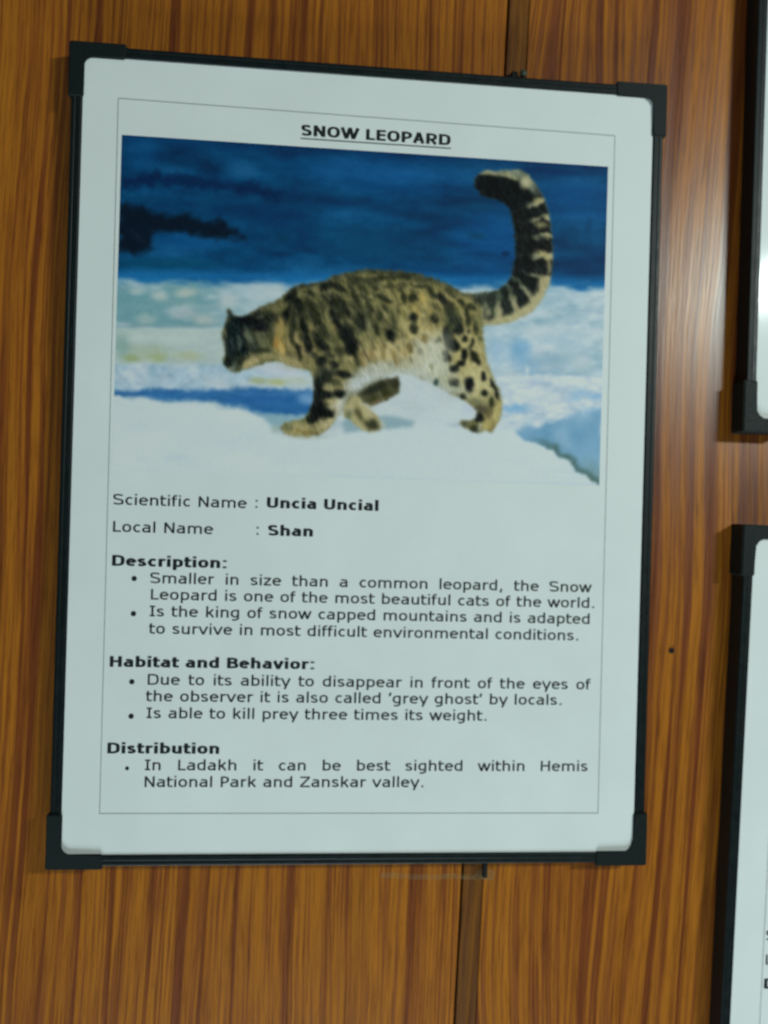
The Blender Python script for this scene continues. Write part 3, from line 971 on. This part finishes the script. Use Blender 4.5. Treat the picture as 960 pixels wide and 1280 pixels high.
# dark rosettes and stripes: x, y, rx, ry, angle, alpha
D1, D2, D3 = (18, 24, 22), (34, 40, 28), (54, 60, 42)
for x, y, rx, ry, g, c, a in (
        # neck and shoulder
        (362, 372, 10, 5, -40, D1, .9), (358, 390, 6, 18, 6, D1, .9), (366, 410, 4, 22, 2, D2, .85), (372, 380, 14, 7, 50, D1, .85), (385, 365, 12, 4, 25, D2, .8), (392, 385, 16, 5, 55, D2, .85),
        (380, 408, 5, 16, -20, D1, .85), (385, 430, 6, 14, -10, D1, .85), (374, 440, 4, 12, -12, D1, .8), (400, 405, 16, 5, 60, D2, .8), (402, 430, 14, 6, 48, D1, .85), (414, 375, 14, 5, 55, D1, .8),
        (424, 360, 10, 4, 30, D1, .7), (408, 358, 12, 5, -20, D1, .8), (430, 384, 18, 5, 60, D1, .8), (446, 374, 14, 4, 58, D2, .85), (420, 400, 20, 5, 66, D1, .85), (434, 424, 22, 7, 60, D1, .95), (438, 436, 10, 8, 30, D1, .9),
        (452, 402, 12, 8, 70, D1, .75), (463, 384, 10, 3, 60, D2, .8), (478, 372, 10, 3, 20, D2, .8), (470, 412, 9, 4, 70, D2, .8), (482, 386, 9, 3, 60, D2, .7), (488, 419, 6, 9, -20, D1, .95), (484, 376, 8, 3, 10, D2, .7),
        (460, 352, 16, 5, 10, D3, .8), (444, 350, 8, 6, 0, D2, .7), (472, 348, 10, 4, 0, D2, .7), (492, 346, 10, 4, 5, D2, .7), (508, 346, 9, 4, 5, D2, .7), (525, 350, 9, 4, 8, D3, .7), (455, 362, 10, 4, 40, D2, .6),
        # flank rosettes
        (505, 373, 4, 8, -10, D2, .85), (516, 372, 6, 6, 40, D2, .9), (527, 358, 10, 3, 5, D3, .9), (517, 396, 6.5, 6, 0, D1, .92), (517, 411, 6, 6.5, 0, D2, .9), (518, 404, 4, 5, 0, D3, .8), (543, 399, 6, 7, -20, D2, .85),
        (531, 423, 5, 6, 20, (110, 104, 64), .8), (512, 435, 5, 7, -10, (88, 84, 50), .85), (496, 450, 4, 9, -10, (102, 96, 60), .7), (540, 366, 5, 11, -25, D2, .8), (553, 374, 10, 5, 45, D1, .85), (562, 366, 10, 4, 35, D3, .8),
        (492, 404, 4, 14, -8, D3, .7), (480, 440, 3, 12, -14, (104, 98, 62), .7), (466, 440, 3, 12, -16, (98, 92, 58), .7), (455, 446, 4, 10, -20, (92, 84, 58), .7), (505, 356, 6, 4, 0, D3, .7),
        # haunch
        (563, 391, 7, 13, -10, D2, .8), (570, 405, 8, 13, -15, (40, 48, 40), .85), (558, 420, 5, 16, 0, D1, .9), (584, 396, 4, 11, -12, D2, .85), (588, 384, 6, 5, 0, D2, .8), (576, 378, 7, 4, 40, D2, .8), (595, 410, 3.5, 9, -8, D2, .8),
        (567, 432, 8, 9, -20, D1, .95), (557, 445, 4, 9, 0, D1, .9), (581, 424, 4, 5, 0, D1, .85), (590, 428, 3, 6, 0, D1, .8), (580, 443, 4.5, 9, -4, D1, .95), (577, 454, 6, 4.5, -20, D1, .95), (592, 446, 5, 9, -28, D2, .95), (597, 453, 3, 5, -10, D1, .8),
        (548, 425, 4, 4, 0, D2, .8), (569, 461, 6, 6, -30, D1, .95), (568, 478, 6.5, 6, 10, D1, .95), (586.5, 481, 6.5, 10, 4, (14, 20, 22), 1), (603.5, 470, 4, 7, -4, D1, .95), (606, 491, 5, 4.5, 0, D1, .9), (545, 478, 4, 6, 0, (30, 60, 50), .9),
        (578, 496, 7, 4, 18, D2, .85), (616, 480, 3, 8, -28, D1, .9), (621, 492, 3, 10, -12, D1, .85), (614, 504, 3, 8, 0, D2, .8), (539, 459, 3, 6, 0, (116, 124, 92), .8), (602, 512, 10, 6, 10, (66, 66, 52), .8), (599, 522, 7, 6, 0, D1, .9),
        (594, 536, 8, 5, 20, D2, .85), (581, 529, 4, 4, 0, (70, 80, 60), .8), (612, 516, 4, 9, 10, (90, 86, 56), .7), (615, 531, 2, 8, 5, (100, 94, 58), .7), (596, 503, 9, 4, 10, (96, 104, 80), .6),
        # foreleg
        (401, 452, 8, 7, 0, D1, .9), (418, 456, 7, 5, 30, D1, .9), (430, 468, 10, 5, 5, D1, .9), (408, 470, 8, 8, 0, D1, .75), (398, 480, 8, 10, 0, D1, .85), (417, 478, 9, 5, 10, D2, .6), (424, 492, 9, 6, 0, D1, .95), (404, 494, 14, 6, 5, D1, .9),
        (397, 512, 13, 12, -30, D1, .97), (410, 517, 9, 6, 10, D1, .95), (390, 524, 8, 6, 0, D1, .85), (396, 502, 8, 6, 0, D1, .8), (360, 534, 8, 5, 0, (86, 96, 66), .7), (446, 450, 4, 10, -25, D2, .7), (424, 440, 8, 6, 40, D2, .7),
        (382, 540, 16, 3, 10, (98, 92, 50), .6)):
    blob(x, y, rx * 1.12, ry * 1.12, g, c, min(1, a * 1.08), 0.5, bm_, 5)
for x, y, rx, ry, g, c, a in (
        (566, 398, 11, 20, -12, (42, 50, 38), .75), (560, 384, 10, 7, 40, (40, 46, 34), .7), (574, 412, 7, 9, 0, D1, .75), (563, 420, 6, 16, 0, (30, 36, 30), .8), (571, 392, 4, 5, 0, (86, 90, 60), .6), (566, 409, 3, 5, 0, (80, 84, 58), .6),
        (583, 404, 3, 8, -15, D2, .75), (592, 398, 3, 6, -10, D2, .7), (600, 424, 2.5, 5, 0, D2, .7), (586, 414, 3, 4, 0, D1, .75), (588, 436, 3, 5, -20, D1, .8), (582, 386, 4, 4, 0, D2, .7), (545, 384, 8, 5, 40, D2, .6), (548, 370, 7, 3, 10, D2, .6),
        (404, 466, 12, 18, 10, (32, 40, 34), .8), (398, 488, 9, 14, 5, (24, 30, 28), .85), (412, 458, 6, 5, 0, (120, 120, 82), .5), (418, 466, 10, 6, 20, (36, 42, 34), .7), (412, 483, 5, 4, 0, (112, 114, 84), .6), (398, 514, 12, 13, -30, (15, 20, 20), .9),
        (370, 398, 6, 18, -4, (34, 40, 34), .7), (378, 392, 10, 4, 55, (24, 30, 26), .7), (390, 398, 14, 4, 60, (28, 34, 30), .7), (394, 418, 8, 5, 40, (30, 36, 30), .7), (378, 422, 5, 9, -10, (30, 36, 30), .7), (408, 418, 8, 4, 60, (32, 38, 30), .7),
        (412, 445, 8, 5, 30, (28, 34, 30), .75), (393, 444, 5, 6, 0, D1, .7), (446, 388, 12, 4, 62, (34, 40, 32), .7), (458, 372, 10, 3, 30, (34, 40, 30), .65), (440, 360, 12, 4, 40, (36, 42, 34), .65), (476, 396, 12, 3, 66, (34, 40, 30), .65),
        (468, 360, 9, 3, 10, (38, 42, 32), .65), (486, 358, 8, 3, 5, (38, 42, 30), .65), (500, 362, 5, 4, 0, (40, 44, 30), .65), (484, 404, 3, 10, -10, (44, 48, 36), .6), (498, 390, 3, 9, -6, (50, 54, 38), .6), (515, 364, 6, 3, 0, (46, 50, 32), .65),
        (436, 412, 12, 5, 60, (20, 26, 24), .85), (443, 428, 8, 7, 50, (18, 22, 22), .85), (424, 392, 12, 4, 60, (30, 36, 30), .7), (404, 372, 12, 4, 50, (30, 36, 30), .7), (382, 356, 10, 4, 0, (36, 42, 34), .6), (366, 364, 8, 8, 0, (22, 28, 26), .75),
        (379, 362, 5, 3, 0, (110, 114, 66), .6), (396, 362, 4, 9, -35, (126, 124, 84), .5), (409, 368, 3, 9, -30, (104, 108, 76), .6), (388, 410, 4, 9, 0, (128, 122, 80), .55), (372, 402, 3, 9, 0, (118, 114, 78), .5), (417, 410, 4, 10, -30, (132, 124, 78), .5),
        (433, 372, 3, 10, -28, (116, 112, 74), .5), (453, 382, 3, 10, -28, (104, 108, 76), .5), (461, 405, 3, 10, -20, (92, 102, 76), .5), (520, 386, 5, 12, -14, (166, 152, 84), .5), (528, 372, 8, 5, 40, (168, 150, 76), .5), (536, 388, 5, 8, 0, (160, 152, 92), .5)):
    blob(x, y, rx, ry, g, c, a, 0.35, bm_, 5)
# pale belly and paws running into the snow
for x, y, rx, ry, g, c, a in (
        (500, 466, 44, 7, -4, (168, 184, 178), .8), (460, 474, 22, 8, -28, (166, 184, 184), .85), (536, 474, 28, 7, 26, (166, 182, 176), .75), (558, 486, 18, 5, 28, (166, 182, 176), .6), (445, 484, 14, 9, -45, (168, 184, 184), .8),
        (428, 506, 5, 20, 26, (164, 178, 170), .7), (420, 540, 16, 5, -30, (168, 186, 188), .6), (380, 547, 30, 3, 2, (150, 158, 130), .5), (479, 530, 3, 9, -20, (164, 176, 162), .7), (462, 508, 10, 3, 32, (158, 164, 140), .7), (344, 536, 6, 8, 0, (140, 160, 150), .5),
        (404, 544, 6, 4, -20, (166, 180, 176), .6), (600, 534, 4, 8, 0, (160, 168, 150), .7), (330, 459, 24, 3, -6, (164, 180, 178), .55), (363, 461, 22, 4, 12, (158, 170, 160), .6)):
    blob(x, y, rx, ry, g, c, a, 0.05, None, 4)
blob(546, 440, 20, 30, 20, (168, 178, 158), .65, .1, bm_, 4)
blob(535, 456, 22, 14, -10, (170, 180, 162), .7, .1, bm_, 4)
blob(470, 463, 34, 10, -14, (162, 172, 156), .6, .1, bm_, 4)
blob(558, 468, 20, 14, 25, (168, 178, 156), .6, .1, bm_, 4)
for x, y, rx, ry, g, c in ((566, 461, 5, 5, -30, D1), (545, 478, 4, 6, 0, (28, 52, 46)), (539, 459, 2.5, 6, 0, (116, 124, 92)), (562, 448, 3, 6, 0, D2), (512, 436, 4.5, 6, -10, (98, 94, 58)), (531, 424, 4, 5, 20, (112, 106, 66))):
    blob(x, y, rx, ry, g, c, .85, .4, bm_, 3)
for x, y, rx, ry, g in ((492, 446, 2.5, 11, -14), (478, 444, 2.5, 12, -14), (464, 444, 3, 13, -18), (505, 440, 2, 9, -10), (452, 450, 3, 10, -22)):
    blob(x, y, rx, ry, g, (116, 104, 62), .6, .2, bm_, 3)
    blob(x + 5, y + 2, rx, ry * .9, g, (178, 170, 124), .5, .2, bm_, 3)
# far fore paw: toes
blob(466, 531, 11, 7, 32, (44, 50, 36), .9, .3, pw, 3)
blob(449, 519, 4, 10, -32, (66, 70, 46), .8, .2, pw, 3)
blob(458, 522, 3, 8, -36, (150, 150, 104), .7, .2, pw, 2)
blob(436, 520, 4, 8, 10, (92, 106, 78), .8, .2, pw, 3)
# tail: pale tufts on its outer side and at the bend of the tip
for x, y, rx, ry, g, c in ((660, 227, 8, 8, 20, (156, 160, 128)), (672, 251, 8, 5, -30, (146, 146, 104)), (676, 281, 10, 5, 12, (140, 142, 98)), (679, 317, 11, 5, 10, (152, 150, 104)), (686, 332, 3, 16, 0, (150, 150, 108)),
                           (678, 355, 6, 9, 30, (150, 148, 112)), (664, 372, 3, 12, -30, (148, 148, 114)), (645, 383, 3, 12, -20, (150, 148, 110)), (625, 390, 4, 12, -10, (146, 146, 110)), (610, 392, 5, 8, 0, (138, 142, 108)),
                           (628, 215, 14, 3, 0, (84, 100, 86)), (645, 217, 8, 4, 10, (108, 122, 104))):
    blob(x, y, rx, ry, g, c, .75, .2, tm, 3)
for x, y, rx, ry, g in ((675, 268, 9, 6, 8), (676, 298, 10, 7, 8), (674, 338, 9, 10, 20), (668, 362, 6, 11, 25), (652, 374, 6, 10, 10), (632, 380, 8, 7, 0), (612, 374, 9, 6, 10), (598, 376, 6, 6, 0), (612, 398, 5, 5, 0)):
    blob(x, y, rx, ry, g, (24, 32, 30), .6, .2, tm, 5)
# head
for x, y, rx, ry, g, c, a in (
        (304, 402, 20, 9, 0, (14, 20, 22), .97), (295, 430, 15, 34, 0, (18, 27, 28), .9), (325, 400, 16, 12, -10, (22, 28, 28), .85), (287, 392, 4, 8, -10, (34, 46, 44), .8), (291, 415, 9, 26, 0, (20, 32, 34), .85), (286, 440, 6, 18, -8, (24, 36, 36), .8), (284, 454, 6, 8, -20, (16, 24, 24), .9),
        (293, 459, 5, 5, 0, (78, 92, 84), .8), (300, 450, 7, 10, 10, (34, 42, 30), .8), (325, 408, 12, 7, 20, (18, 22, 26), .9), (338, 398, 12, 6, -30, (38, 44, 36), .8), (312, 422, 6, 10, -30, (78, 90, 72), .8), (300, 426, 3, 8, -20, (58, 76, 68), .8), (322, 424, 3, 6, -30, (96, 104, 76), .7), (290, 430, 2, 12, 4, (44, 60, 58), .7),
        (318, 436, 8, 5, 20, (40, 54, 46), .8), (328, 425, 10, 8, 20, (70, 80, 58), .7), (330, 438, 10, 4, 10, (40, 48, 34), .8), (303, 438, 10, 6, 0, (22, 34, 36), .85), (308, 412, 3, 8, -30, (70, 84, 74), .6), (297, 423, 2.5, 9, 4, (52, 70, 64), .6),
        (350, 410, 8, 16, 10, (140, 128, 76), .85), (347, 428, 6, 11, 0, (156, 132, 72), .75), (344, 430, 2.5, 8, -5, (158, 116, 58), .6), (353, 436, 5, 12, -10, (170, 152, 88), .85),
        (316, 452, 12, 6, -10, (150, 146, 104), .9), (333, 446, 14, 5, 0, (128, 128, 86), .85), (308, 457, 6, 5, -10, (158, 152, 108), .8), (362, 452, 14, 6, 20, (140, 136, 92), .7), (352, 384, 12, 6, -35, (98, 100, 64), .8), (340, 384, 10, 4, -20, (90, 94, 62), .7),
        (345, 400, 4, 6, 0, (52, 52, 42), .5), (303, 398, 10, 5, 0, (12, 16, 20), .7),
        (310, 420, 3.5, 9, -32, (96, 106, 84), .75), (299, 432, 2.5, 8, 6, (72, 88, 80), .75), (322, 418, 8, 4, 20, (92, 98, 70), .6), (330, 428, 7, 6, 20, (104, 108, 76), .6), (318, 444, 8, 3, -10, (120, 120, 84), .6),
        (305, 436, 4, 2, -15, (10, 14, 16), .9), (293, 452, 4, 5, 0, (60, 74, 66), .7), (290, 461, 5, 3, 10, (104, 118, 108), .7), (284, 449, 3, 3, 0, (10, 14, 16), .9), (290, 390, 2, 4, -10, (70, 82, 72), .6), (326, 396, 8, 3, -25, (76, 80, 58), .6), (318, 402, 6, 3, 10, (10, 14, 18), .8)):
    blob(x, y, rx, ry, g, c, a, 0.4, bm_, 4)
def blur(a, n):
    for _ in range(n):
        p = np.pad(a, ((1, 1), (1, 1), (0, 0)), 'edge')
        a = (p[:-2, 1:-1] + 2 * p[1:-1, 1:-1] + p[2:, 1:-1]) / 4
        p = np.pad(a, ((1, 1), (1, 1), (0, 0)), 'edge')
        a = (p[1:-1, :-2] + 2 * p[1:-1, 1:-1] + p[1:-1, 2:]) / 4
    return a


IMG = blur(IMG, 3)
IMG += ((fbm(3.0, 2.4, 271, 2) - 0.5) * 7)[..., None] * np.array((0.8, 1.0, 1.1))
# fine hair over everything on the cat
IMG += ((np.maximum(bm_, tm)) * (fbm(1.6, 6, 241, 2, -20) - 0.5) * 30)[..., None]
IMG = np.clip(IMG, 4, 255)
# soft print edge and ink reflectance: the paper itself reads about (170, 191, 187)
paper = lin((172, 191, 189))
REF = np.clip((lin(IMG) - np.array((0.0035, 0.0045, 0.0045))) / paper * 0.835, 0.002, 0.86)

gx = np.linspace(PX0, PX1, NX) * MM
gz = np.linspace(PZ1, PZ0, NZ) * MM
GX, GZ = np.meshgrid(gx, gz)
co = np.empty((NZ * NX, 3), np.float32)
co[:, 0] = GX.ravel(); co[:, 1] = 1.94 * MM; co[:, 2] = GZ.ravel()
ii = (np.arange(NZ - 1)[:, None] * NX + np.arange(NX - 1)[None, :]).ravel()
quads = np.stack([ii, ii + NX, ii + NX + 1, ii + 1], 1).astype(np.int32)
me = bpy.data.meshes.new('photo_print')
me.vertices.add(NZ * NX)
me.vertices.foreach_set('co', co.ravel())
me.loops.add(quads.size)
me.loops.foreach_set('vertex_index', quads.ravel())
me.polygons.add(len(quads))
me.polygons.foreach_set('loop_start', np.arange(0, quads.size, 4, dtype=np.int32))
me.update(calc_edges=True)
ca = me.color_attributes.new('ink', 'FLOAT_COLOR', 'POINT')
ca.data.foreach_set('color', np.concatenate([REF.reshape(-1, 3), np.ones((NZ * NX, 1))], 1).astype(np.float32).ravel())
pm = NT('printed_photo')
at = pm.n('ShaderNodeVertexColor', layer_name='ink')
pm.l(at.outputs[0], pm.b.inputs['Base Color'])
pm.b.inputs['Roughness'].default_value = 0.55
pm.b.inputs['Specular IOR Level'].default_value = 0.1
pm.b.inputs['Coat Weight'].default_value = 0.3
pm.b.inputs['Coat Roughness'].default_value = 0.10
link('photo_print', me, pm.m, sheet)

# ------------------------------------------------------------------ small hardware
def tag(o, label, cat):
    o['label'] = label
    o['category'] = cat
    return o


def knob(name, pos, d0, parts, mat):
    """a small turned thing standing on the wall, axis out of the wall; parts = (radius, depth) pairs"""
    bm = bmesh.new()
    rings = []
    for r, d in parts:
        rings.append([bm.verts.new((r * MM * math.cos(t), (d0 - d) * MM, r * MM * math.sin(t))) for t in np.linspace(0, 2 * math.pi, 17)[:-1]])
    for a, b in zip(rings, rings[1:]):
        for i in range(16):
            bm.faces.new((a[i], b[i], b[(i + 1) % 16], a[(i + 1) % 16]))
    bm.faces.new(rings[-1])
    bm.faces.new(rings[0][::-1])
    o = from_bm(name, bm, mat, None, True)
    o.location = pos
    return o


# hook over the top rail: base plate, screw head and bent arm
hook = empty('wall_hook', to_world(114.0, 314.5, DEPTH))
tag(hook, 'small dull metal hook above the top rail of the snow leopard notice', 'hook')
bm = bmesh.new()
box(bm, -7.0, -1.0, -6, 2.6, -4.5, -0.05)
bmesh.ops.bevel(bm, geom=list(bm.edges), offset=1.0 * MM, segments=2, affect='EDGES')
from_bm('hook_arm', bm, M_RUST, hook)
k = knob('screw_head', (2.6 * MM, 0, 0.0), 0.0, [(1.6, 0.02), (1.6, 5.5), (2.9, 5.6), (3.1, 6.6), (2.4, 7.4), (1.0, 7.9)], M_STEEL)
k.parent = hook

pin = empty('wall_pin', to_world(104.2, -317.0, DEPTH))
tag(pin, 'dark pin in a blob of glue just under the snow leopard notice', 'pin')
bm = bmesh.new()
box(bm, -1.7, 1.7, -5.0, 9.0, -6.0, -0.4)
bmesh.ops.bevel(bm, geom=list(bm.edges), offset=0.7 * MM, segments=2, affect='EDGES')
from_bm('pin_shank', bm, M_RUST, pin)
bm = bmesh.new()
rng = np.random.RandomState(4)
ol = []
for t in np.linspace(0, 2 * math.pi, 23)[:-1]:
    r = 1 + 0.14 * rng.randn()
    ol.append((8.2 * r * math.cos(t) + 1.5, 4.0 * r * math.sin(t) - 3.5))
prism(bm, ol, -1.0, -0.06)
bmesh.ops.bevel(bm, geom=[e for e in bm.edges if all(abs(v.co.y + 0.001) < 1e-7 for v in e.verts)], offset=0.6 * MM, segments=2, affect='EDGES')

gl = NT('clear_glue')
gl.b.inputs['Base Color'].default_value = (0.50, 0.42, 0.22, 1)
gl.b.inputs['Roughness'].default_value = 0.25
tn = gl.n('ShaderNodeTexNoise', i_Scale=260.0, i_Detail=3.0)
gl.l(gl.n('ShaderNodeTexCoord').outputs['Object'], tn.inputs['Vector'])
gl.l(gl.ramp(tn.outputs['Fac'], [(0.35, (0.02,) * 3), (0.7, (0.12,) * 3)]), gl.b.inputs['Alpha'])
from_bm('glue_blob', bm, gl.m, pin)

# strip of old clear tape along the wall below the frame
bm = bmesh.new()
tx, tz0, tz1 = (-46.0, 44.0), -2.0, 2.0
box(bm, tx[0], tx[1], tz0, tz1, -0.12, -0.03)
bmesh.ops.subdivide_edges(bm, edges=[e for e in bm.edges if abs(e.verts[0].co.x - e.verts[1].co.x) > 0.05], cuts=14, use_grid_fill=True)
for v in bm.verts:
    v.co.z += 0.0004 * math.sin(v.co.x * 90) + 0.0001 * math.sin(v.co.x * 160 + (1 if v.co.z > 0 else 0))
tape = from_bm('adhesive_tape', bm, gl.m)
tape.location = to_world(68.0, -322.6, DEPTH)
tape.rotation_euler = (0, -TILT + math.radians(1.4), 0)
tag(tape, 'thin strip of old clear tape on the wood below the snow leopard notice', 'tape')

screw = knob('screw', to_world(253.3, -141.1, DEPTH), 0.0, [(2.1, 0.02), (2.3, 0.5), (1.9, 1.0), (1.1, 1.1), (0.9, 0.5)], M_RUST)
tag(screw, 'tiny dark screw in bare wood right of the snow leopard notice', 'screw')
bpy.context.view_layer.update()
